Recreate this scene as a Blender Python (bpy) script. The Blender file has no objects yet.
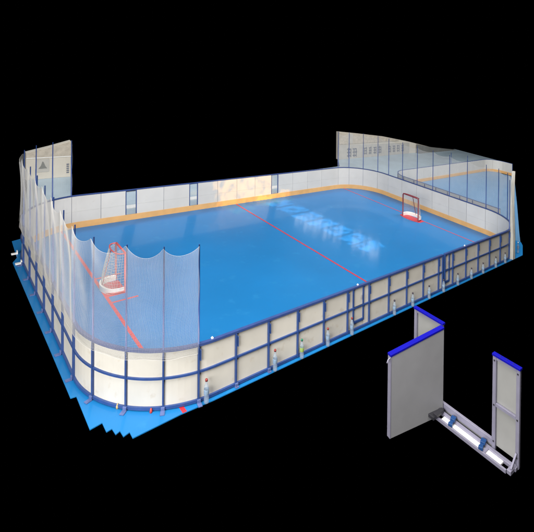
import bpy, math, random
from mathutils import Vector, Matrix
random.seed(7)
C = bpy.context.scene.collection
S = bpy.context.scene
R_ = math.radians

# The hall floor is not quite level with the uprights: every mesh is leaned by this small shear at the end.
LEAN = Matrix(((1, .025, -.071), (0, 1, .078), (0, 0, 1)))

# ------------------------------------------------------------------ materials
def mat(name, col, rough=.5, var=.08, scale=3.0, bump=0.0, rand=0.0, metal=0.0, spec=.5, bscale=None, coat=0.0, dirt=None):
    m = bpy.data.materials.new(name); m.use_nodes = True
    nt = m.node_tree; N = nt.nodes; L = nt.links
    b = N['Principled BSDF']
    b.inputs['Roughness'].default_value = rough
    b.inputs['Metallic'].default_value = metal
    b.inputs['Specular IOR Level'].default_value = spec
    b.inputs['Coat Weight'].default_value = coat
    b.inputs['Coat Roughness'].default_value = .085
    tc = N.new('ShaderNodeTexCoord')
    nz = N.new('ShaderNodeTexNoise'); nz.inputs['Scale'].default_value = scale
    nz.inputs['Detail'].default_value = 6
    L.new(tc.outputs['Object'], nz.inputs['Vector'])
    rp = N.new('ShaderNodeValToRGB')
    rp.color_ramp.elements[0].position = .3; rp.color_ramp.elements[1].position = .7
    rp.color_ramp.elements[0].color = (*[c * (1 - var) for c in col], 1)
    rp.color_ramp.elements[1].color = (*[min(1, c * (1 + var)) for c in col], 1)
    L.new(nz.outputs['Fac'], rp.inputs['Fac'])
    out = rp.outputs['Color']
    if dirt:
        n2 = N.new('ShaderNodeTexNoise'); n2.inputs['Scale'].default_value = dirt[1]; n2.inputs['Detail'].default_value = 8
        L.new(tc.outputs['Object'], n2.inputs['Vector'])
        r2 = N.new('ShaderNodeValToRGB'); r2.color_ramp.elements[0].position = dirt[2]; r2.color_ramp.elements[1].position = dirt[2] + .1
        L.new(n2.outputs['Fac'], r2.inputs['Fac'])
        mx = N.new('ShaderNodeMix'); mx.data_type = 'RGBA'
        L.new(r2.outputs['Color'], mx.inputs['Factor']); L.new(out, mx.inputs[6]); mx.inputs[7].default_value = (*dirt[0], 1)
        out = mx.outputs[2]
    if rand:      # sheets from different batches differ a little in tone
        oi = N.new('ShaderNodeObjectInfo'); rr = N.new('ShaderNodeMapRange'); hs = N.new('ShaderNodeHueSaturation')
        rr.inputs['To Min'].default_value = 1-rand; rr.inputs['To Max'].default_value = 1+rand
        L.new(oi.outputs['Random'], rr.inputs['Value']); L.new(rr.outputs['Result'], hs.inputs['Value']); L.new(out, hs.inputs['Color']); out = hs.outputs['Color']
    L.new(out, b.inputs['Base Color'])
    if bump:
        n3 = N.new('ShaderNodeTexNoise'); n3.inputs['Scale'].default_value = bscale or 60; n3.inputs['Detail'].default_value = 3
        L.new(tc.outputs['Object'], n3.inputs['Vector'])
        bp = N.new('ShaderNodeBump'); bp.inputs['Strength'].default_value = bump; bp.inputs['Distance'].default_value = .01
        L.new(n3.outputs['Fac'], bp.inputs['Height']); L.new(bp.outputs['Normal'], b.inputs['Normal'])
    return m

def clear(name, col, alpha, rough=.08):
    m = bpy.data.materials.new(name); m.use_nodes = True
    nt = m.node_tree; N = nt.nodes; L = nt.links
    b = N['Principled BSDF']; b.inputs['Base Color'].default_value = (*col, 1)
    b.inputs['Roughness'].default_value = rough
    tc = N.new('ShaderNodeTexCoord'); nz = N.new('ShaderNodeTexNoise'); nz.inputs['Scale'].default_value = 9
    L.new(tc.outputs['Object'], nz.inputs['Vector'])
    mr = N.new('ShaderNodeMapRange'); mr.inputs['To Min'].default_value = alpha * .7; mr.inputs['To Max'].default_value = alpha * 1.3
    L.new(nz.outputs['Fac'], mr.inputs['Value']); L.new(mr.outputs['Result'], b.inputs['Alpha'])
    return m

M = dict(
    ground=mat('black_void_floor', (0, 0, 0), 1, 0, spec=0),
    blue_floor=mat('blue_sports_floor', (.012, .165, .43), .34, .06, .45, bump=.05, bscale=140, spec=.16, coat=.22, dirt=((.018, .185, .45), 2.2, .60)),
    blue_floor2=mat('neighbour_blue_floor', (.09, .22, .40), .4, .06, .8),
    line=mat('red_line_paint', (.50, .022, .035), .4, .12, 12),
    crease=mat('red_crease_paint', (.52, .03, .05), .4, .12, 9),
    hall=mat('grey_hall_floor', (.36, .47, .56), .35, .1, .9),
    strip=mat('white_strip', (.8, .8, .78), .5, .08, 4),
    frame=mat('blue_powder_coat', (.025, .062, .215), .38, .12, 8, spec=.5),
    cap=mat('blue_top_rail', (.035, .065, .21), .35, .1, 8),
    pole=mat('blue_net_pole', (.03, .07, .25), .4, .1, 8),
    foot=mat('pale_blue_foot', (.09, .13, .30), .45, .15, 12),
    beige=mat('cream_outer_sheet', (.555, .54, .495), .5, .05, 2.2, bump=.05, bscale=20, dirt=((.50, .465, .40), 5, .60), rand=.06),
    white=mat('white_board_sheet', (.555, .545, .52), .36, .04, 1.4, dirt=((.54, .525, .50), 5, .62), spec=.4, rand=.035),
    kick=mat('yellow_kick_plate', (.66, .38, .15), .4, .07, 3),
    net=mat('white_net_cord', (.44, .44, .435), .8, .06, 5, spec=.1),
    net_grey=mat('grey_net_cord', (.45, .45, .42), .8, .06, 5, spec=.1),
    goal=mat('red_goal_tube', (.17, .018, .028), .35, .15, 9),
    goal2=mat('faded_red_goal_tube', (.48, .09, .09), .4, .15, 9),
    pad=mat('white_goal_pad', (.82, .81, .79), .6, .05, 9),
    wall=mat('plaster_wall', (.56, .53, .47), .8, .06, 1.2, bump=.15, bscale=8),
    wall_up=mat('ribbed_wall', (.43, .39, .33), .85, .14, 7, bump=.3, bscale=12),
    wall_dark=mat('dark_grey_wall', (.16, .165, .16), .8, .12, 2),
    banner=mat('grey_banner', (.42, .41, .385), .7, .06, 2.4),
    letter=mat('slate_lettering', (.12, .14, .19), .7, .1, 8),
    plastic=clear('bottle_plastic', (.40, .50, .62), .34),
    pane=clear('clear_gate_pane', (.75, .8, .85), .10),
    cap_red=mat('red_cap', (.26, .04, .035), .5, .1, 20), cap_dark=mat('dark_cap', (.05, .04, .06), .4, .1, 20),
    cap_green=mat('green_cap', (.02, .18, .10), .4, .1, 20),
    lab_blue=mat('blue_bottle_label', (.22, .32, .45), .5, .2, 30), lab_green=mat('lime_bottle_label', (.28, .40, .10), .5, .2, 30),
    brass=mat('brass_item', (.55, .38, .16), .4, .2, 30), redi=mat('red_item', (.65, .06, .04), .4, .1, 30),
    tape=mat('white_tape', (.8, .82, .82), .5, .05, 20),
    alu=mat('lavender_aluminium', (.24, .235, .32), .42, .06, 5, metal=.15),
    infill=mat('pale_infill_sheet', (.28, .285, .285), .5, .04, 3),
    grey=mat('grey_gate_sheet', (.26, .265, .285), .5, .04, 3, bump=.03, bscale=80),
    bcap=mat('bright_blue_cap', (.004, .004, .30), .6, .06, 9, spec=.15),
    clamp=mat('blue_clamp', (.010, .055, .19), .4, .1, 9),
    dark=mat('dark_steel_hinge', (.025, .025, .032), .4, .2, 9),
    wht=mat('white_threshold', (.86, .86, .86), .35, .02, 5),
)

# ------------------------------------------------------------------ mesh helpers
class MB:
    def __init__(s): s.v = []; s.f = []; s.mi = []; s.sm = []
    def add(s, vs, fs, mi=0, sm=False):
        o = len(s.v); s.v += [tuple(v) for v in vs]
        for f in fs: s.f.append([o + i for i in f]); s.mi.append(mi); s.sm.append(sm)
        return s
    def box(s, x0, x1, y0, y1, z0, z1, mi=0, bev=0.0):
        x0, x1 = sorted((x0, x1)); y0, y1 = sorted((y0, y1)); z0, z1 = sorted((z0, z1))
        return s.obox(((x0+x1)/2, (y0+y1)/2, (z0+z1)/2), (1, 0, 0), (0, 1, 0), (0, 0, 1), x1-x0, y1-y0, z1-z0, mi)
    def obox(s, c, a, b, d, la, lb, ld, mi=0):
        """chamfered box: centre, three axes, three lengths"""
        c = Vector(c); ax = [Vector(a).normalized(), Vector(b).normalized(), Vector(d).normalized()]
        h = [la/2, lb/2, ld/2]; e = min(h) * .16
        P = {}
        vs = []
        for sx in (-1, 1):
            for sy in (-1, 1):
                for sz in (-1, 1):
                    sg = (sx, sy, sz)
                    for k in range(3):
                        q = c.copy()
                        for j in range(3):
                            q += ax[j] * sg[j] * (h[j] if j == k else h[j] - e)
                        P[(sg, k)] = len(vs); vs.append(q)
        fs = []
        for k in range(3):
            i, j = [(1, 2), (2, 0), (0, 1)][k]
            for sk in (-1, 1):
                def sg(a_, b_):
                    t = [0, 0, 0]; t[k] = sk; t[i] = a_; t[j] = b_; return tuple(t)
                q = [P[(sg(-1, -1), k)], P[(sg(1, -1), k)], P[(sg(1, 1), k)], P[(sg(-1, 1), k)]]
                fs.append(q if sk > 0 else q[::-1])
        for k in range(3):            # edge chamfers, edge along axis k
            i, j = [(1, 2), (2, 0), (0, 1)][k]
            for a_ in (-1, 1):
                for b_ in (-1, 1):
                    def sg(c_):
                        t = [0, 0, 0]; t[k] = c_; t[i] = a_; t[j] = b_; return tuple(t)
                    q = [P[(sg(-1), i)], P[(sg(1), i)], P[(sg(1), j)], P[(sg(-1), j)]]
                    fs.append(q if a_ * b_ < 0 else q[::-1])
        for sx in (-1, 1):
            for sy in (-1, 1):
                for sz in (-1, 1):
                    t = [P[((sx, sy, sz), k)] for k in range(3)]
                    fs.append(t if sx * sy * sz > 0 else t[::-1])
        return s.add(vs, fs, mi)
    def bar(s, p, q, w, h, mi=0):
        p = Vector(p); q = Vector(q); d = (q - p); L = d.length; d.normalize()
        up = Vector((0, 0, 1)) if abs(d.z) < .95 else Vector((1, 0, 0))
        a = d.cross(up).normalized(); b = a.cross(d)
        return s.obox((p + q) / 2, d, a, b, L, w, h, mi)
    def tube(s, pts, r, n=8, mi=0, closed=False):
        pts = [Vector(p) for p in pts]; vs = []; fs = []; m = len(pts)
        pn = None
        for i, p in enumerate(pts):
            if closed: d = (pts[(i + 1) % m] - pts[i - 1])
            else: d = pts[min(i + 1, m - 1)] - pts[max(i - 1, 0)]
            d.normalize()
            if pn is None:
                up = Vector((0, 0, 1)) if abs(d.z) < .9 else Vector((1, 0, 0))
                pn = d.cross(up).normalized()
            else:
                pn = (pn - d * pn.dot(d)).normalized()
            b = d.cross(pn)
            rr = r[i] if isinstance(r, (list, tuple)) else r
            for k in range(n):
                a = 2 * math.pi * k / n
                vs.append(p + (pn * math.cos(a) + b * math.sin(a)) * rr)
        rng = m if closed else m - 1
        for i in range(rng):
            for k in range(n):
                fs.append([i*n + k, ((i+1) % m)*n + k, ((i+1) % m)*n + (k+1) % n, i*n + (k+1) % n][::-1])
        if not closed:
            fs.append(list(range(n))[::-1][::-1]); fs.append([(m-1)*n + k for k in range(n)][::-1])
        return s.add(vs, fs, mi, n > 4)
    def lathe(s, prof, n=16, c=(0, 0, 0), mi=0):
        vs = []; fs = []
        for r, z in prof:
            for k in range(n):
                a = 2*math.pi*k/n; vs.append((c[0]+r*math.cos(a), c[1]+r*math.sin(a), c[2]+z))
        for i in range(len(prof)-1):
            for k in range(n):
                fs.append([i*n+k, i*n+(k+1) % n, (i+1)*n+(k+1) % n, (i+1)*n+k])
        return s.add(vs, fs, mi, True)
    def prism(s, poly, z0, z1, mi=0):
        n = len(poly)
        vs = [(x, y, z0) for x, y in poly] + [(x, y, z1) for x, y in poly]
        fs = [list(range(n))[::-1], list(range(n, 2*n))] + [[i, (i+1) % n, n+(i+1) % n, n+i] for i in range(n)]
        return s.add(vs, fs, mi)
    def build(s, name, mats, parent=None, origin=None):
        me = bpy.data.meshes.new(name)
        o = Vector(origin) if origin else Vector((0, 0, 0))
        if parent is not None and origin is None: o = abs_loc(parent)
        me.from_pydata([(v[0]-o.x, v[1]-o.y, v[2]-o.z) for v in s.v], [], s.f)
        if not isinstance(mats, (list, tuple)): mats = [mats]
        for m in mats: me.materials.append(m)
        me.polygons.foreach_set('material_index', s.mi)
        me.polygons.foreach_set('use_smooth', s.sm)
        me.update()
        ob = bpy.data.objects.new(name, me); C.objects.link(ob)
        if parent is not None:
            ob.parent = parent; ob.location = o - abs_loc(parent)
        else: ob.location = o
        return ob
def abs_loc(o):
    l = o.location.copy()
    while o.parent: o = o.parent; l += o.location
    return l
def tag(o, label=None, cat=None, group=None, kind=None):
    if label: o['label'] = label
    if cat: o['category'] = cat
    if group: o['group'] = group
    if kind: o['kind'] = kind
    return o
def empty(name, loc, label, cat, group=None):
    o = bpy.data.objects.new(name, None); C.objects.link(o); o.location = loc; o.empty_display_size = .2
    return tag(o, label, cat, group)
def copy_tree(o, parent=None):
    c = o.copy(); C.objects.link(c); c.parent = parent
    for ch in list(o.children): copy_tree(ch, c)
    return c

# ------------------------------------------------------------------ perimeter path
class Loop:
    def __init__(s, xa, xb, ya, yb, r):
        s.xa, s.xb, s.ya, s.yb, s.r = xa, xb, ya, yb, r
        s.a = math.pi*r/2; s.lx = xb-xa-2*r; s.ly = yb-ya-2*r
        s.T = 2*s.lx+2*s.ly+4*s.a
        s.k = [0, s.lx, s.lx+s.a, s.lx+s.a+s.ly, s.lx+2*s.a+s.ly, 2*s.lx+2*s.a+s.ly, 2*s.lx+3*s.a+s.ly, 2*s.lx+3*s.a+2*s.ly, s.T]
    def at(s, t):
        t %= s.T; r = s.r; k = s.k
        def arc(cx, cy, a0, u):
            a = a0+u/r; return (cx+r*math.cos(a), cy+r*math.sin(a), math.cos(a), math.sin(a))
        if t < k[1]: return (s.xa+r+t, s.ya, 0, -1)
        if t < k[2]: return arc(s.xb-r, s.ya+r, -math.pi/2, t-k[1])
        if t < k[3]: return (s.xb, s.ya+r+t-k[2], 1, 0)
        if t < k[4]: return arc(s.xb-r, s.yb-r, 0, t-k[3])
        if t < k[5]: return (s.xb-r-(t-k[4]), s.yb, 0, 1)
        if t < k[6]: return arc(s.xa+r, s.yb-r, math.pi/2, t-k[5])
        if t < k[7]: return (s.xa, s.yb-r-(t-k[6]), -1, 0)
        return arc(s.xa+r, s.ya+r, math.pi, t-k[7])
    def p(s, t, n=0, z=0):
        x, y, nx, ny = s.at(t); return (x+nx*n, y+ny*n, z)
    def samples(s, t0, t1, step=.12):
        ts = {t0, t1}
        for w in (-s.T, 0, s.T):
            for i in range(8):
                a, b = s.k[i]+w, s.k[i+1]+w
                lo, hi = max(a, t0), min(b, t1)
                if hi <= lo: continue
                ts |= {lo, hi}
                if i % 2:
                    m = max(1, int((hi-lo)/step))
                    for j in range(1, m): ts.add(lo+(hi-lo)*j/m)
        ts = sorted(ts); out = [ts[0]]
        for t in ts[1:]:
            if t-out[-1] > 1e-4: out.append(t)
        return out
    def sweep(s, mb, t0, t1, n0, n1, z0, z1, mi=0, mi_in=None):
        T = s.samples(t0, t1); vs = []; fs = []; m = len(T)
        for t in T: vs += [s.p(t, n0, z0), s.p(t, n1, z0), s.p(t, n1, z1), s.p(t, n0, z1)]
        mis = []
        for i in range(m-1):
            for k in range(4):
                fs.append([i*4+k, (i+1)*4+k, (i+1)*4+(k+1) % 4, i*4+(k+1) % 4][::-1])
                mis.append(mi_in if (k == 3 and mi_in is not None) else mi)
        fs.append([0, 1, 2, 3][::-1]); fs.append([(m-1)*4+k for k in range(4)]); mis += [mi, mi]
        o = len(mb.v); mb.v += vs
        for f, q in zip(fs, mis): mb.f.append([o+i for i in f]); mb.mi.append(q); mb.sm.append(False)
        return mb
H = 1.2
RL = Loop(-1.77, 15.27, 0, 10.68, 2.1)
K = RL.k
def sx(x): return x-.33                      # near straight
def sf(x): return K[4]+(13.17-x)             # far straight
def sl(y): return K[6]+(8.58-y)              # left straight
def sarc(i, deg): return K[i]+math.radians(deg)*2.1
near = [sx(i*.849) for i in range(17)]
q = near[-1]
arc1 = [q+(K[2]-q)*j/4 for j in (1, 2, 3, 4)]
right = [K[2]+1.045*j for j in range(1, 6)]+[K[3]-.22]
arc2 = [sarc(3, d) for d in (15.5, 40, 63, 82)]
far = [sf(x) for x in (12.2, 11.2, 10.2, 9.28, 8.86, 7.9, 6.9, 5.9, 4.94, 4.55, 3.42, 2.32, 1.9, 1.0)]
arc3 = [sarc(5, d) for d in (9, 27, 46, 67)]
left = [sl(y) for y in (8.27, 7.24, 6.22, 5.19, 4.16, 3.13, 2.12)]
arc4 = [sarc(7, d) for d in (22, 43.3, 62.6)]
posts = near+arc1+right+arc2+far+arc3+left+arc4
FARGATES = {round(sf(9.28), 3), round(sf(4.94), 3), round(sf(2.32), 3)}

# ------------------------------------------------------------------ the setting
g = MB(); g.prism([(-60, -40), (90, -40), (90, 80), (-60, 80)], -.06, -.018); tag(g.build('ground', M['ground']), kind='structure')
mat_poly = [(-1.83, 10.35), (-1.88, 8.92), (-2.03, 8.6), (-1.99, 3.42), (-1.98, 1.57), (-1.88, 1.56), (-1.89, .52), (-1.67, .56), (-1.67, .29), (-1.57, .31),
            (-1.555, .13), (-1.47, .17), (-1.46, .0), (-1.34, .04), (-1.34, -.13), (-.42, -.1), (.26, -.13), (14.55, -.13), (15.65, .40), (15.95, .62), (15.8, 9.2), (14.9, 10.3), (13.6, 10.86), (-.4, 10.86), (-1.3, 10.55)]
f = MB(); f.prism(mat_poly, -.018, 0); tag(f.build('floor', M['blue_floor']), kind='structure')
f = MB(); f.prism([(-1.35, 10.87), (13.7, 10.87), (15.0, 10.35), (15.9, 9.3), (16.3, 8.2), (16.3, 9.62), (29.2, 9.62), (34.0, 10.4), (34.2, 16.4), (18.62, 16.4), (18.0, 15.66), (17.3, 14.80), (11.44, 14.45), (6.75, 14.4), (3.11, 14.25), (.86, 14.2), (.86, 14.6), (1.52, 17.7), (-.3, 17.7), (-.8, 14.68)], -.018, -.004)
tag(f.build('hall_floor', M['hall']), kind='structure')
f = MB(); f.prism([(.9, 11.95), (13.5, 12.1), (13.5, 12.5), (.9, 12.35)], -.004, .02); tag(f.build('hall_floor_edge_strip', M['strip']), kind='structure')
f = MB(); f.prism([(15.88, .62), (17.0, 1.22), (21.86, 3.75), (28.1, 7.04), (29.1, 7.5), (29.1, 9.6), (16.3, 9.6), (15.88, 9.0)], -.017, -.003); tag(f.build('neighbouring_floor', M['blue_floor2']), kind='structure')
def line(name, x0, x1, y0, y1, m='line', z=.004):
    b = MB(); b.prism([(x0, y0), (x1, y0), (x1, y1), (x0, y1)], z-.003, z); return tag(b.build(name, M[m]), kind='structure')
line('centre_line', 6.82, 6.885, .02, 10.63)
line('goal_line', -.375, -.29, -.1, 10.55)
line('goal_line', 13.79, 13.84, .1, 10.58)
b = MB()
for (x0, x1, y0, y1) in ((-.29, .4, 4.72, 4.79), (-.29, .4, 6.3, 6.37)): b.prism([(x0, y0), (x1, y0), (x1, y1), (x0, y1)], .001, .004)
b.prism([(-.29, 5.1), (.22, 5.1), (.22, 5.95), (-.29, 5.95)], .001, .0045)
tag(b.build('goal_crease', M['line']), kind='structure')
b = MB()
pl = [(13.79, 4.62), (13.79, 5.92)]+[(13.5-.22*math.sin(a), 5.27+.65*math.cos(a)) for a in [math.pi*i/14 for i in range(15)]]
b.prism(pl, .001, .0045); tag(b.build('goal_crease', M['crease']), kind='structure')

# ------------------------------------------------------------------ rink barrier
bar = empty('rink_barrier', (6.7, 5.3, 0), 'long rink barrier of cream panels in a blue frame, around the bright blue floor', 'rink barrier')
GAP = (sx(8.745), sx(8.835))
G1 = (sx(4.47), sx(4.86)); G2 = (sx(8.86), sx(9.12))
def panel(t0, t1, z0=.05, z1=1.17):
    b = MB()
    RL.sweep(b, t0+.006, t1-.006, -.012, -.002, z0, .608, 0, 0)
    RL.sweep(b, t0+.006, t1-.006, -.012, -.002, .611, z1, 0, 0)
    RL.sweep(b, t0+.02, t1-.02, .002, .012, z0, z1, 1)
    return b.build('board_panel', [M['white'], M['beige']], bar)
allp = posts+[posts[0]+RL.T]
for i in range(len(posts)):
    t0, t1 = allp[i], allp[i+1]
    if round(t0, 3) in FARGATES:
        b = MB(); RL.sweep(b, t0+.03, t1-.03, -.006, .0, .24, 1.15)
        gp = b.build('gate_pane', M['pane'], bar)
        b = MB()
        for t in (t0+.012, t1-.012): RL.sweep(b, t-.012, t+.012, -.02, .02, .23, 1.17)
        b.build('pane_frame', M['frame'], gp)
        b = MB(); RL.sweep(b, t0+.006, t1-.006, -.012, -.002, .05, .22); b.build('board_panel', M['white'], bar)
        continue
    if i == 5:
        panel(t0, G1[0]); panel(G1[1], t1)
        b = MB(); RL.sweep(b, G1[0], G1[1], -.012, .012, .05, .2, 0); b.build('board_panel', M['beige'], bar)
        continue
    if i == 10:
        panel(t0, GAP[0]); panel(G2[1], t1)
        b = MB(); RL.sweep(b, G2[0], G2[1], -.012, .012, .05, .2, 0); b.build('board_panel', M['beige'], bar)
        continue
    panel(t0, t1)
# gates of the near side
for (a_, b_), lab in ((G1, 'narrow gate in the near boards at the red centre line'), (G2, 'narrow gate beside the open slit in the near boards')):
    gt = MB(); RL.sweep(gt, a_+.02, b_-.02, -.012, .012, .27, 1.15, 0); go = gt.build('gate', M['beige'], bar); go['label'] = lab
    fr = MB()
    for t in (a_, b_): RL.sweep(fr, t-.02, t+.02, -.014, .045, .21, 1.16)
    RL.sweep(fr, a_+.02, b_-.02, -.013, .04, .205, .265)
    RL.sweep(fr, a_+.02, b_-.02, .012, .035, .61, .65)
    fr.build('gate_frame', M['frame'], go)
    h = MB(); p0 = RL.p(b_-.08, .05, .8); h.bar(p0, (p0[0], p0[1], .93), .015, .015); h.build('handle', M['alu'], go)
# posts
for i, t in enumerate(posts):
    b = MB(); x, y, nx, ny = RL.at(t)
    w = .031
    n_ = Vector((nx, ny, 0)); tt = Vector((-ny, nx, 0))
    b.obox(Vector((x, y, .585))+n_*.036, tt, n_, (0, 0, 1), w, .05, 1.13)
    if i < 17:   # lock fin beside each post
        b.obox(Vector((x, y, .98))+n_*.05+tt*.035, tt, n_, (0, 0, 1), .022, .045, .22)
    b.build('post', M['frame'], bar)
for t in (sx(8.72), sx(8.855)):
    b = MB(); RL.sweep(b, t-.016, t+.016, -.014, .06, .03, 1.17); b.build('post', M['frame'], bar)
# rails (continuous all round, broken at the slit)
s0 = GAP[1]; s1 = GAP[0]+RL.T
b = MB(); RL.sweep(b, s0, s1, -.016, .058, 1.185, 1.212); RL.sweep(b, s0, s1, .0125, .058, 1.16, 1.184); b.build('top_rail', M['cap'], bar)
b = MB(); cuts = [s0]+[v for a_, c_ in ((sf(9.28), sf(8.86)), (sf(4.94), sf(4.55)), (sf(2.32), sf(1.9))) for v in (a_, c_)]+[s1]
for a_, c_ in zip(cuts[::2], cuts[1::2]): RL.sweep(b, a_, c_, .013, .050, .611, .650)
b.build('middle_rail', M['frame'], bar)
b = MB(); RL.sweep(b, s0, s1, .0125, .055, .02, .075); b.build('bottom_rail', M['frame'], bar)
b = MB(); RL.sweep(b, s0, s1, -.026, -.0125, .0, .225); b.build('kick_plate', M['kick'], bar)
# net poles
NL = arc4+[near[0]+RL.T]
left_poles = [arc3[3]]+left+NL
right_poles = [near[-1]]+arc1+right+arc2
tall = arc3
for t in right_poles+tall+left+NL:
    x, y, nx, ny = RL.at(t); top = 3.25
    b = MB(); b.tube([(x+nx*.03, y+ny*.03, 1.2), (x+nx*.03, y+ny*.03, 2.3), (x+nx*.02, y+ny*.02, top)], [.02, .018, .014], 8); b.build('net_pole', M['pole'], bar)
# feet on the left and round the near corner
for t in left+arc4+[near[1], near[2], near[0]+RL.T]:
    x, y, nx, ny = RL.at(t); n_ = Vector((nx, ny, 0)); tt = Vector((-ny, nx, 0)); c = Vector((x, y, 0))
    if t in near: d = .05; c2 = c+n_*.085; L_ = .06
    else: c2 = c+n_*.13; L_ = .12
    b = MB(); b.obox(c2+Vector((0, 0, .012)), n_, tt, (0, 0, 1), L_, .085, .02)
    b.obox(c+n_*(.075)+Vector((0, 0, .05)), n_, tt, (0, 0, 1), .03, .07, .07)
    b.build('foot_plate', M['foot'], bar)

# ------------------------------------------------------------------ netting: real cords
def netting(name, ts, t0, t1, zb, zt, sag, cell, r, m, label, group=None, seed=1, off=.084):
    rnd = random.Random(seed)
    ncol = int((t1-t0)/cell); nrow = int((zt-zb)/cell)
    ph = [rnd.random()*6 for _ in range(6)]
    def top(t):
        for a_, b_ in zip(ts, ts[1:]):
            if a_ <= t <= b_:
                u = (t-a_)/(b_-a_); k = sag*(.8+.4*abs(math.sin(a_*3.1)))
                return zt-k*(4*u*(1-u))**.8, u
        return zt, 0
    G = []
    for i in range(ncol+1):
        t = t0+(t1-t0)*i/ncol; tz, u = top(t); col = []
        for j in range(nrow+1):
            v = j/nrow
            z = zb+(tz-zb)*v+.012*math.sin(t*5+v*9+ph[0])
            bil = (.05*math.sin(math.pi*u)*math.sin(math.pi*v)+.008*math.sin(t*9+v*5+ph[1]))
            tj = t+.012*math.sin(v*14+t*4+ph[2])
            if j == 0: z = zb+.012*math.sin(t*7)
            col.append(RL.p(tj, off-bil, z))
        G.append(col)
    mb = MB(); vs = []; fs = []
    def cord(pts, rr):
        base = len(vs); n = len(pts)
        for i, p in enumerate(pts):
            q0 = Vector(pts[max(i-1, 0)]); q1 = Vector(pts[min(i+1, n-1)]); d = (q1-q0).normalized()
            a = d.cross(Vector((0, 0, 1)) if abs(d.z) < .8 else Vector((.7, .7, 0))).normalized(); b = d.cross(a); p = Vector(p)
            for k in range(3):
                an = 2.094*k; vs.append(p+(a*math.cos(an)+b*math.sin(an))*rr)
        for i in range(n-1):
            for k in range(3): fs.append([base+i*3+k, base+i*3+(k+1) % 3, base+i*3+3+(k+1) % 3, base+i*3+3+k])
    for i in range(ncol+1): cord(G[i], r)
    for j in range(nrow+1):
        hem = j in (0, nrow)
        cord([G[i][j] for i in range(ncol+1)], r*1.6 if hem else r)
    mb.add(vs, fs)
    o = mb.build(name, m, origin=(G[0][0][0], G[0][0][1], zb))
    return tag(o, label, 'net', group)
lp = left+NL
netting('safety_net', [arc3[3]]+lp, left[0]-.45, NL[-1]-.02, 1.03, 3.25, .18, .026, .0017, M['net'],
        'white scalloped safety net on blue poles around the near left corner', seed=2)
netting('safety_net', arc3+[left[0]], arc3[0]-.05, left[0]-.45, 1.22, 3.12, .06, .05, .0014, M['net_grey'],
        'thin grey net between tall poles at the far left corner', seed=3)
netting('safety_net', right_poles, right_poles[0]+.02, right_poles[-1], 1.2, 3.14, .10, .034, .0028, M['net'],
        'pale see-through net on blue poles above the right end boards', seed=4)
# net gathered into a hanging bundle
b = MB(); vs = []; fs = []; nn = 28; zz = [0.0, .25, .8, 1.6, 2.4, 3.1, 3.6]
for j, z in enumerate(zz):
    for k in range(nn):
        a = 2*math.pi*k/nn; rr = (.105+.03*math.sin(5*a+z)+.012*math.sin(11*a))*(1.15-.12*z if z < 2 else .9-.12*(z-2))
        vs.append((13.72+rr*math.cos(a)+.03*math.sin(z*2), -.06+rr*.7*math.sin(a), z+.005))
for j in range(len(zz)-1):
    for k in range(nn): fs.append([j*nn+k, j*nn+(k+1) % nn, (j+1)*nn+(k+1) % nn, (j+1)*nn+k])
fs.append([(len(zz)-1)*nn+k for k in range(nn)])
b.add(vs, fs, 0, True); tag(b.build('gathered_net', M['net_grey'], origin=(13.72, -.06, 0)), 'white net gathered into a hanging column at the right end of the near boards', 'net')

# ------------------------------------------------------------------ goals
def arcpts(fn, n=14): return [fn(i/n) for i in range(n+1)]
def goal(x, y, d, w, h, topd, botd, gm, label):
    """mouth in the plane x, facing direction d (+1/-1); the back is on the other side"""
    t = empty('hockey_goal', (x, y, 0), label, 'goal', 'hockey goals on the goal lines')
    ya, yb = y-w/2, y+w/2
    b = MB(); b.tube([(x, ya, .02), (x, ya, h-.05), (x, ya+.05, h), (x, yb-.05, h), (x, yb, h-.05), (x, yb, .02)], .03, 10); b.build('mouth_frame', gm, t)
    def U(dep, z):
        return arcpts(lambda u: (x-d*dep*min(1, math.sin(math.pi*u)**.55 if 0 < u < 1 else 0), y-math.cos(math.pi*u)*w/2*1.0, z), 18)
    b = MB(); b.tube(U(topd, h-.01), .018, 8); b.build('top_hoop', gm, t)
    b = MB(); b.tube([(x-d*topd, y, h-.01), (x-d*botd, y, .03)], .014, 8); b.build('back_stay', gm, t)
    b = MB(); b.tube(U(botd, .03), .024, 8); b.build('base_hoop', gm, t)
    # padded skirt
    lo = U(botd+.03, .0); b = MB(); vs = []; fs = []
    hi_ = [(p[0], p[1], .16) for p in lo]; inn = [(x+(p[0]-x)*.86, y+(p[1]-y)*.93, .14) for p in lo]; inl = [(q_[0], q_[1], .0) for q_ in inn]
    n = len(lo)
    for k in range(n): vs += [lo[k], hi_[k], inn[k], inl[k]]
    for k in range(n-1):
        for e in range(4): fs.append([k*4+e, (k+1)*4+e, (k+1)*4+(e+1) % 4, k*4+(e+1) % 4])
    fs += [[0, 1, 2, 3], [(n-1)*4+e for e in range(4)]]
    b.add(vs, fs); b.build('base_pad', M['pad'], t)
    # net
    top_ = U(topd, h-.01); bot = U(botd, .04); b = MB(); nr = 14
    m_ = 26
    def P(u, v):
        k = u*(len(top_)-1); i = min(int(k), len(top_)-2); fr = k-i
        A = Vector(top_[i]).lerp(Vector(top_[i+1]), fr); B = Vector(bot[i]).lerp(Vector(bot[i+1]), fr)
        q_ = A.lerp(B, v); q_.x -= d*.04*math.sin(math.pi*v)*math.sin(math.pi*u); return q_
    for i in range(m_+1): b.tube([P(i/m_, j/8) for j in range(9)], .0045, 3)
    for j in range(nr+1): b.tube([P(i/m_, j/nr) for i in range(m_+1)], .0045, 3)
    for i in range(1, 12): 
        yy = ya+w*i/12; dep = topd*min(1, math.sin(math.pi*i/12)**.55)
        b.tube([(x, yy, h-.01), (x-d*dep, yy, h-.01)], .0045, 3)
    b.build('goal_net', M['net'], t)
    return t
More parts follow.
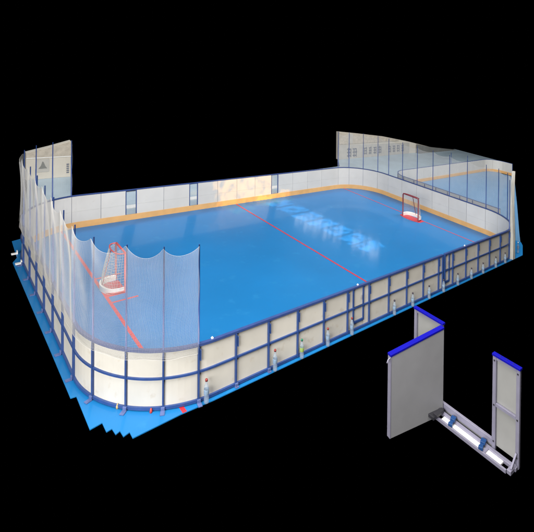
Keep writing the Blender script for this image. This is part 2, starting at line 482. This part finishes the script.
goal(13.50, 5.27, -1, .98, 1.10, .16, .46, M['goal'], 'small dark red hockey goal with open mouth, by the right end boards')
goal(.17, 5.58, 1, .86, 1.12, .26, .52, M['goal2'], 'pale red hockey goal seen from behind with white padded base, behind the corner net')

# ------------------------------------------------------------------ bottles
def bottle(x, y, h, capm, labm, label):
    t = empty('plastic_bottle', (x, y, 0), label, 'bottle', 'plastic bottles along the near boards')
    r = .052; k = h/.5
    b = MB(); b.lathe([(.0, .004), (r*.8, .004), (r, .02*k), (r, .12*k), (r*.93, .135*k), (r*.93, .16*k), (r, .175*k), (r, .31*k), (r*.9, .345*k), (r*.6, .39*k), (.022, .435*k), (.022, .46*k)], 16, (x, y, 0)); b.build('bottle_body', M['plastic'], t)
    b = MB(); b.lathe([(.0, .452*k), (.028, .452*k), (.028, .49*k), (.022, .497*k), (0, .497*k)], 12, (x, y, 0)); b.build('cap', capm, t)
    b = MB(); b.lathe([(r*1.0, .185*k), (r*1.03, .19*k), (r*1.03, .285*k), (r*1.0, .29*k)], 16, (x, y, 0)); b.build('label_band', labm, t)
    return t
bt = [(.12, .50, 'r', 'clear plastic bottle with red cap beneath the last pole of the corner net'),
      (1.83, .50, 'r', 'clear plastic bottle with red cap at the second panel joint right of the corner net'),
      (2.62, .47, 'g', 'clear plastic bottle with green cap and lime yellow base, the only green one'),
      (3.47, .47, 'r', 'clear plastic bottle with red cap, between the lime bottle and the centre gate'),
      (4.34, .47, 'r', 'clear plastic bottle with red cap at the left post of the centre line gate'),
      (6.12, .45, 'd', 'clear plastic bottle with dark cap, first bottle to the right of the centre line gate'),
      (7.0, .43, 'd', 'clear plastic bottle with dark cap, second to the right of the centre line gate'),
      (7.86, .43, 'd', 'clear plastic bottle with dark cap, third to the right of the centre line gate'),
      (8.68, .42, 'd', 'clear plastic bottle with dark cap directly under the open slit in the boards'),
      (9.55, .42, 'd', 'clear plastic bottle with dark cap just right of the gate beside the slit'),
      (10.45, .40, 'd', 'clear plastic bottle with dark cap, fourth bottle left of the hanging net column'),
      (11.28, .40, 'd', 'clear plastic bottle with dark cap, third bottle left of the hanging net column'),
      (12.25, .42, 'd', 'clear plastic bottle with dark cap, second bottle left of the hanging net column'),
      (13.02, .42, 'd', 'clear plastic bottle with dark cap, nearest bottle left of the hanging net column'),
      (14.62, .45, 'b', 'bluish plastic bottle standing beyond the hanging net column at the far right')]
for x, h, k, lab in bt:
    y = -.115 if x < 14 else .12
    bottle(x, y, h, {'r': M['cap_red'], 'd': M['cap_dark'], 'g': M['cap_green'], 'b': M['tape']}[k], M['lab_green'] if k == 'g' else M['lab_blue'], lab)
# small things on the mat and on the rail
b = MB(); b.lathe([(0, 0), (.025, 0), (.027, .04), (.016, .07), (.01, .095), (0, .10)], 12, (-1.34, .76, 0)); tag(b.build('small_flask', M['brass'], origin=(-1.34, .76, 0)), 'tiny brass coloured flask on the blue floor beside the rounded corner', 'flask')
b = MB(); b.lathe([(0, 0), (.028, 0), (.022, .04), (.012, .08), (0, .082)], 12, (-.86, .28, 0)); tag(b.build('small_cone', M['redi'], origin=(-.86, .28, 0)), 'tiny red cone on the blue floor at the foot of the rounded corner', 'cone')
for x, lab in ((.30, 'white plastic clip on the top rail just right of the corner net'), (4.66, 'white plastic clip on the top rail above the centre gate'), (10.15, 'white plastic clip on the top rail near the right end of the near boards')):
    b = MB(); b.box(x-.022, x+.022, -.02, .02, 1.213, 1.235); b.box(x-.01, x+.01, -.014, .012, 1.235, 1.25); tag(b.build('rail_clip', M['tape'], origin=(x, 0, 1.216)), lab, 'clip', 'white clips on the top rail')
for y, lab in ((9.22, 'white floor bracket outside the left boards, the farther of the pair'), (8.42, 'white floor bracket outside the left boards, the nearer of the pair')):
    b = MB(); b.box(-1.99, -1.82, y-.05, y+.05, .001, .03); b.box(-1.85, -1.82, y-.05, y+.05, .03, .10); tag(b.build('floor_bracket', M['wht'], origin=(-1.9, y, 0)), lab, 'bracket', 'white brackets at the far left')

# ------------------------------------------------------------------ neighbouring rink seen through the right net
n2 = empty('rink_barrier', (22.5, 6, 0), 'second rink barrier with white boards, seen through the right end net', 'rink barrier')
L2 = Loop(16.9, 29.3, -3.0, 9.65, 1.2)
k2 = L2.k
cut0 = L2.k[6]; 
# far side, right arc, left side down to the cut
a0 = k2[3]-.6; a1 = k2[6]+(L2.yb-1.2-2.2)
def chunk(t0, t1, nm, n0, n1, z0, z1, m):
    b = MB(); L2.sweep(b, t0, t1, n0, n1, z0, z1); return b.build(nm, m, n2)
t = a0; step = (a1-a0)/26
for i in range(26):
    chunk(a0+i*step+.004, a0+(i+1)*step-.004, 'board_panel', -.012, .012, .02, .91, M['white'])
    x, y, nx, ny = L2.at(a0+i*step)
    b = MB(); b.obox((x+nx*.035, y+ny*.035, .455), (-ny, nx, 0), (nx, ny, 0), (0, 0, 1), .03, .05, .87); b.build('post', M['frame'], n2)
chunk(a0, a1, 'top_rail', -.012, .05, .91, .93, M['frame'])
chunk(a0, a1, 'kick_plate', -.03, -.0125, .001, .2, M['kick'])
for x, zt in ((23.6, 1.72), (25.8, 1.38), (27.2, 1.2)):
    if zt > 1.22:
        b = MB(); b.tube([(x, 9.7, .9), (x, 9.7, zt-.02)], .02, 6); b.build('net_pole', M['pole'], n2)

# ------------------------------------------------------------------ hall walls
def wall(name, y, prof, zb, th, m, parent=None):
    """upright slab: prof = [(x, ztop)...]"""
    b = MB(); n = len(prof); vs = []
    for yy in (y, y+th):
        vs += [(x, yy, zb if not callable(zb) else zb(x)) for x, z in prof]+[(x, yy, z) for x, z in prof]
    fs = []
    for i in range(n-1):
        fs += [[i, i+1, n+i+1, n+i], [2*n+i, 3*n+i, 3*n+i+1, 2*n+i+1], [n+i, n+i+1, 3*n+i+1, 3*n+i], [i, 2*n+i, 2*n+i+1, i+1]]
    fs += [[0, n, 3*n, 2*n], [n-1, 3*n-1, 4*n-1, 2*n-1]]
    b.add(vs, fs); return b
profR = [(18.65, 2.04), (20.77, 1.84), (23.82, 1.51), (27.12, .97), (30.07, .40)]
hw = tag(wall('w', 16.4, profR, 0, .3, None).build('hall_wall', M['wall'], origin=(24, 16.4, 0)), 'beige hall wall with a lettered grey band, seen through the net behind the far right corner', 'wall')
up = [(x, z-.01) for x, z in profR]
b = wall('w', 16.36, [(18.65, 2.02), (20.77, 1.82), (23.82, 1.49), (25.6, 1.2)], lambda x: 1.12, .035, None); b.build('upper_band', M['wall_up'], hw)
b = wall('w', 16.35, [(19.55, 1.92), (20.05, 1.88)], lambda x: 1.14, .02, None); b.build('bright_column', M['banner'], hw)
b = wall('w', 16.37, [(18.67, 1.08), (27.0, .93)], lambda x: -.0, .025, None); b.build('banner', M['banner'], hw)
def glyph(b, x, z, w, h, y, rnd):
    """a block sign of a few strokes"""
    for k in range(3):
        zz = z+h*(k+.3)/3; b.box(x+w*.05, x+w*rnd.uniform(.7, .98), y-.012, y, zz, zz+h*.10)
    for k in range(2):
        xx = x+w*(.15+.5*k+rnd.uniform(0, .1)); b.box(xx, xx+w*.16, y-.02, y-.0125, z, z+h*rnd.uniform(.8, 1))
b = MB(); rnd = random.Random(5)
for x0, w in ((19.45, 1.05),): glyph(b, x0, .12, .5, .75, 16.368, rnd); glyph(b, x0+.6, .12, .5, .75, 16.368, rnd)
for x0 in (21.3, 21.85, 22.4, 23.0, 24.2, 24.75, 25.3, 25.9): glyph(b, x0, .22, .36, .62, 16.368, rnd)
b.build('lettering', M['letter'], hw)
dw = tag(wall('w', 16.0, [(27.9, .78), (30.0, .42), (33.9, -.0)], -.3, .3, None).build('dark_wall', M['wall_dark'], origin=(30, 16.0, 0)), 'dark grey low wall far behind the second rink, under the cut edge of the picture', 'wall')
profL = [(-.37, 1.28), (.6, 1.52), (1.49, 1.77)]
hl = tag(wall('w', 17.7, profL, 0, .3, None).build('hall_wall', M['wall'], origin=(.5, 17.7, 0)), 'beige hall wall behind the tall poles at the far left corner of the rink', 'wall')
b = wall('w', 17.66, [(-.37, 1.26), (.6, 1.50), (1.49, 1.75)], lambda x: 1.06, .035, None); b.build('upper_band', M['wall_up'], hl)
b = MB(); b.box(-.37, 1.49, 17.64, 17.66, 1.01, 1.045); b.build('white_moulding', M['strip'], hl)
b = MB(); b.box(.03, .56, 17.66, 17.69, .34, .95); b.build('grey_panel', M['banner'], hl)
b = MB(); b.add([(.12, 17.65, .5), (.48, 17.65, .5), (.40, 17.65, .62), (.33, 17.65, .82), (.28, 17.65, .84), (.22, 17.65, .64), (.12, 17.658, .5), (.48, 17.658, .5), (.40, 17.658, .62), (.33, 17.658, .82), (.28, 17.658, .84), (.22, 17.658, .64)],
   [[0, 1, 2, 3, 4, 5], [11, 10, 9, 8, 7, 6]]+[[i, (i+1) % 6+0, (i+1) % 6+6, i+6][::-1] for i in range(6)]); b.build('panel_emblem', M['wall_dark'], hl)
b = MB()
for k in range(5): b.box(1.30, 1.41, 17.67, 17.69, .2+k*.1, .26+k*.1)
b.build('lettering', M['letter'], hl)

# ------------------------------------------------------------------ sample gate section standing in front
fx = empty('fence_gate_section', (4.06, -3.34, 0), 'lavender metal fence section with its grey gate open, standing apart in front of the rink', 'fence section')
A_, B_ = Vector((2.60, -3.06, 0)), Vector((4.03, -3.33, 0)); dv = (B_-A_).normalized(); nv = Vector((dv.y, -dv.x, 0))
def leafbox(b, u0, u1, w0, w1, z00, z01, z10, z11, mi=0):
    """box on the gate leaf; heights differ a little from end to end"""
    P = []
    for u, za, zb in ((u0, z00, z01), (u1, z10, z11)):
        for w, z in ((w0, za), (w1, za), (w1, zb), (w0, zb)):
            q_ = A_+dv*u+nv*w; P.append((q_.x, q_.y, z))
    b.add(P, [[0, 3, 2, 1], [4, 5, 6, 7], [0, 1, 5, 4], [1, 2, 6, 5], [2, 3, 7, 6], [3, 0, 4, 7]], mi)
Lf = (B_-A_).length
h0, h1 = 1.62, 1.84
def hh(u): return h0+(h1-h0)*u/Lf
b = MB(); leafbox(b, .0, Lf, .002, .03, .0, h0, .0, h1); lf = b.build('gate', M['grey'], fx)
b = MB()
leafbox(b, 0, .075, -.06, .0, 0, h0, 0, hh(.075)); leafbox(b, Lf-.06, Lf, -.06, .0, 0, hh(Lf-.06), 0, h1)
leafbox(b, .075, Lf-.06, -.06, .0, 0.01, .07, 0.01, .07); leafbox(b, .075, Lf-.06, -.055, .0, .85, .91, .93, .99)
leafbox(b, -.018, 0, -.06, .034, 0, h0, 0, h0)
b.build('gate_frame', M['alu'], lf)
b = MB(); leafbox(b, -.02, Lf+.0, -.07, .04, h0+.002, h0+.04, h1+.002, h1+.04); b.build('top_cap', M['bcap'], lf)
b = MB(); q_ = A_+nv*.0; b.tube([(q_.x+.02, q_.y, h0-.02), (q_.x-.10, q_.y-.02, h0-.03), (q_.x-.14, q_.y-.03, h0-.07)], .011, 6); b.build('latch', M['alu'], lf)
X0, X1 = 4.06, 4.12
def yb_(n_, y0, y1, z0, z1, m, x0=X0, x1=X1, par=fx, name=None):
    b = MB(); b.box(x0, x1, y0, y1, z0, z1); return b.build(n_, M[m], par)
HT = 1.88
for (a_, c_), lab in (((-2.50, -3.30), None), ((-4.52, -5.10), None)):
    for y in (a_, c_+.075): yb_('post', y-.075, y, .0 if (y == a_ and a_ > -3) or y != a_ else .0, HT, 'alu')
    yb_('cross_bar', c_+.077, a_-.077, .90, .97, 'alu', X0+.004, X1-.004)
    yb_('cross_bar', c_+.077, a_-.077, HT-.06, HT-.002, 'alu', X0+.004, X1-.004)
    yb_('infill_sheet', c_+.05, a_-.05, .1, HT-.02, 'infill', X1+.002, X1+.015)
    cp = yb_('top_cap', c_-.01, a_+.01, HT+.002, HT+.045, 'bcap', X0-.015, X1+.025)
    b = MB()
    for y in (c_+.15, (a_+c_)/2, a_-.15): b.lathe([(0, .047), (.012, .047), (.012, .052), (0, .053)], 8, (X0+.035, y, HT))
    b.build('rivet', M['dark'], cp)
yb_('base_rail', -4.52+.0, -3.30, .10, .22, 'alu', X0+.0, X1)
yb_('base_sheet', -4.50, -3.30, .02, .098, 'grey', X0+.04, X1+.01)
b = MB(); b.box(3.77, 3.81, -4.98, -3.12, 0, .07); b.build('base_rail', M['alu'], fx)
b = MB(); b.box(3.96, 4.045, -5.09, -3.12, 0, .07); b.build('base_rail', M['alu'], fx)
b = MB(); b.box(3.80, 4.056, -5.07, -4.985, 0, .08); b.build('end_bar', M['alu'], fx)
b = MB(); b.box(3.812, 3.958, -4.84, -3.45, .004, .045); b.build('threshold', M['wht'], fx)
b = MB(); b.box(3.812, 3.958, -4.52, -4.46, .046, .075); b.build('spacer', M['alu'], fx)
b = MB(); b.box(3.60, 3.99, -3.42, -3.16, .087, .16); b.box(3.66, 3.90, -3.46, -3.36, .16, .20); b.lathe([(0, .16), (.04, .16), (.04, .24), (0, .245)], 12, (3.93, -3.3, 0)); b.build('hinge_block', M['dark'], fx)
for y in (-3.68, -4.40):
    b = MB(); b.obox((3.90, y, .105), (1, .25, 0), (-.25, 1, 0), (0, 0, 1), .27, .07, .035); b.obox((3.95, y, .14), (1, .25, 0), (-.25, 1, 0), (0, 0, 1), .12, .10, .05)
    b.obox((3.80, y-.03, .11), (1, .25, 0), (-.25, 1, 0), (0, 0, 1), .06, .09, .06); b.build('clamp', M['clamp'], fx)
b = MB(); b.bar((4.04, -5.06, .30), (3.86, -5.045, .085), .035, .035); b.build('brace', M['alu'], fx)
b = MB()
for y in (-4.56, -5.06):
    for z in (.92, 1.80, .2): b.obox((X0-.004, y+.0, z), (0, 1, 0), (1, 0, 0), (0, 0, 1), .03, .012, .03)
b.build('bolt', M['dark'], fx)

# ------------------------------------------------------------------ lean everything
for o in S.objects:
    if o.type in ('MESH', 'EMPTY'): o.location = LEAN @ o.location
L4 = LEAN.to_4x4()
for me in bpy.data.meshes: me.transform(L4); me.update()

# ------------------------------------------------------------------ light
w = bpy.data.worlds.new('World'); S.world = w; w.use_nodes = True
w.node_tree.nodes['Background'].inputs['Color'].default_value = (0, 0, 0, 1)
w.node_tree.nodes['Background'].inputs['Strength'].default_value = 0
def area(name, loc, tgt, sx_, sy_, power, col=(1, 1, 1), spread=180):
    l = bpy.data.lights.new(name, 'AREA'); l.shape = 'RECTANGLE'; l.size = sx_; l.size_y = sy_; l.energy = power; l.color = col; l.spread = R_(spread)
    o = bpy.data.objects.new(name, l); C.objects.link(o); o.location = loc
    o.rotation_euler = (Vector(tgt)-Vector(loc)).to_track_quat('-Z', 'Y').to_euler(); return o
area('roof_lights', (1, -3, 13), (4, 3, 0), 13, 9, 3700, (1, .95, .89))
area('side_windows', (-13, -6, 7.5), (2, 4, 0), 8, 6, 4500, (1, .97, .92))
cam_loc = Vector((-5.04, -8.517, 7.346))
area('hall_fill', (20, 3, 16.5), (22, 8, 0), 9, 6, 2000, (1, .98, .94), 120)  # added fill lamp, brightens the second rink and the wall behind it
area('hall_fill', (4, 17, 15), (5, 13.5, 0), 8, 4, 450, (.95, .98, 1), 100)  # added fill lamp, brightens the hall floor seen through the far gates
# daylight falling through high windows: lamps whose beam is broken up by the window shapes
def window_beam(loc, tgt, power, col, half_u, half_v, cells, thr, scale, soft, skew=0.0):
    l = bpy.data.lights.new('window_beam', 'SPOT'); l.energy = power; l.color = col; l.shadow_soft_size = .03
    l.spot_size = 2*math.atan(math.hypot(half_u, half_v)*1.1); l.spot_blend = .1
    o = bpy.data.objects.new('window_beam', l); C.objects.link(o); o.location = loc
    o.rotation_euler = (Vector(tgt)-Vector(loc)).to_track_quat('-Z', 'Y').to_euler()
    l.use_nodes = True; nt = l.node_tree; N = nt.nodes; L = nt.links
    em = N['Emission']; tc = N.new('ShaderNodeTexCoord'); sp = N.new('ShaderNodeSeparateXYZ'); L.new(tc.outputs['Normal'], sp.inputs[0])
    def mth(op, a, b=None, c=None):
        n = N.new('ShaderNodeMath'); n.operation = op
        for k, v in enumerate((a, b, c)):
            if v is None: continue
            if isinstance(v, (int, float)): n.inputs[k].default_value = v
            else: L.new(v, n.inputs[k])
        return n.outputs[0]
    az = mth('ABSOLUTE', sp.outputs['Z'])
    U = mth('DIVIDE', sp.outputs['X'], az); V = mth('DIVIDE', sp.outputs['Y'], az)
    cb = N.new('ShaderNodeCombineXYZ'); L.new(U, cb.inputs[0]); L.new(V, cb.inputs[1])
    nz = N.new('ShaderNodeTexNoise'); nz.inputs['Scale'].default_value = scale; nz.inputs['Detail'].default_value = 3; L.new(cb.outputs[0], nz.inputs['Vector'])
    def ss(x, a, b):
        n = N.new('ShaderNodeMapRange'); n.interpolation_type = 'SMOOTHSTEP'; L.new(x, n.inputs['Value'])
        n.inputs['From Min'].default_value = a; n.inputs['From Max'].default_value = b; return n.outputs['Result']
    pat = ss(nz.outputs['Fac'], thr-soft, thr+soft)
    wob = mth('MULTIPLY', mth('SUBTRACT', nz.outputs['Fac'], .5), half_u*.8)
    eu = ss(mth('SUBTRACT', half_u, mth('ABSOLUTE', mth('ADD', U, wob))), 0, half_u*.25)
    ev = ss(mth('SUBTRACT', half_v, mth('ABSOLUTE', mth('ADD', V, wob))), 0, half_v*.12)
    out = mth('MULTIPLY', mth('MULTIPLY', eu, ev), pat)
    if cells:
        fr = mth('FRACT', mth('MULTIPLY', mth('ADD', V, half_v), cells/(2*half_v)))
        gp = ss(mth('SUBTRACT', .5, mth('ABSOLUTE', mth('SUBTRACT', fr, .5))), .02, .14)
        out = mth('MULTIPLY', out, gp)
    L.new(out, em.inputs['Strength'])
    return o
# added far-off lamps, placed so their reflections whiten the floor's light patches
for k, (x, y) in enumerate([(8.79, 7.87), (8.75, 7.18), (8.8, 6.61), (8.88, 6.03), (8.97, 5.48), (9.24, 4.6), (9.16, 3.94), (9.16, 3.5)]):
    P = Vector((x, y, 0)); d = P-cam_loc; d.z = -d.z; d.normalize()
    loc = P+d*75; side = d.cross(Vector((0, 0, 1))).normalized()
    for (o_, z_, ww, hh_) in ((-.55, .2, .7, 2.6), (.35, -.2, .5, 2.9), (.0, .75 if k % 2 else -.9, 1.7, .55)):
        area('floor_glint_lamp', loc+side*o_+Vector((0, 0, z_)), P, ww, hh_, 1.9*ww*hh_, (.9, .97, 1), 60)
window_beam((9.3, 3.4, 14), LEAN @ Vector((9.05, 6.75, 0)), 9500, (1, .95, .92), .050, .24, 7, .45, 40, .17)
window_beam((11, -7, 13), LEAN @ Vector((7.55, 10.66, .55)), 20000, (1, .50, .04), .078, .05, 0, .40, 60, .16)
window_beam((11, -7, 13), LEAN @ Vector((9.0, 10.4, .1)), 20000, (1, .50, .04), .052, .016, 0, .42, 60, .12)
window_beam((11, -7, 13), LEAN @ Vector((5.85, 10.66, 1.0)), 10000, (1, .50, .06), .009, .008, 0, .2, 90, .12)

# ------------------------------------------------------------------ camera
cd = bpy.data.cameras.new('camera'); co = bpy.data.objects.new('camera', cd); C.objects.link(co); S.camera = co
yaw, pit, rol = .776, -.015, .116
fw = Vector((math.cos(pit)*math.cos(yaw), math.cos(pit)*math.sin(yaw), math.sin(pit)))
r = Vector((math.sin(yaw), -math.cos(yaw), 0)); u = r.cross(fw)
r2 = r*math.cos(rol)+u*math.sin(rol); u2 = -r*math.sin(rol)+u*math.cos(rol)
co.matrix_world = Matrix(((r2.x, u2.x, -fw.x, cam_loc.x), (r2.y, u2.y, -fw.y, cam_loc.y), (r2.z, u2.z, -fw.z, cam_loc.z), (0, 0, 0, 1)))
cd.sensor_fit = 'HORIZONTAL'; cd.sensor_width = 36; cd.lens = 468.68/534*36
cd.shift_x = -94.468/534; cd.shift_y = -196.33/534
cd.clip_start = .1; cd.clip_end = 400
S.view_settings.view_transform = 'Standard'; S.view_settings.look = 'None'; S.view_settings.exposure = 0; S.view_settings.gamma = 1
S.cycles.transparent_max_bounces = 16
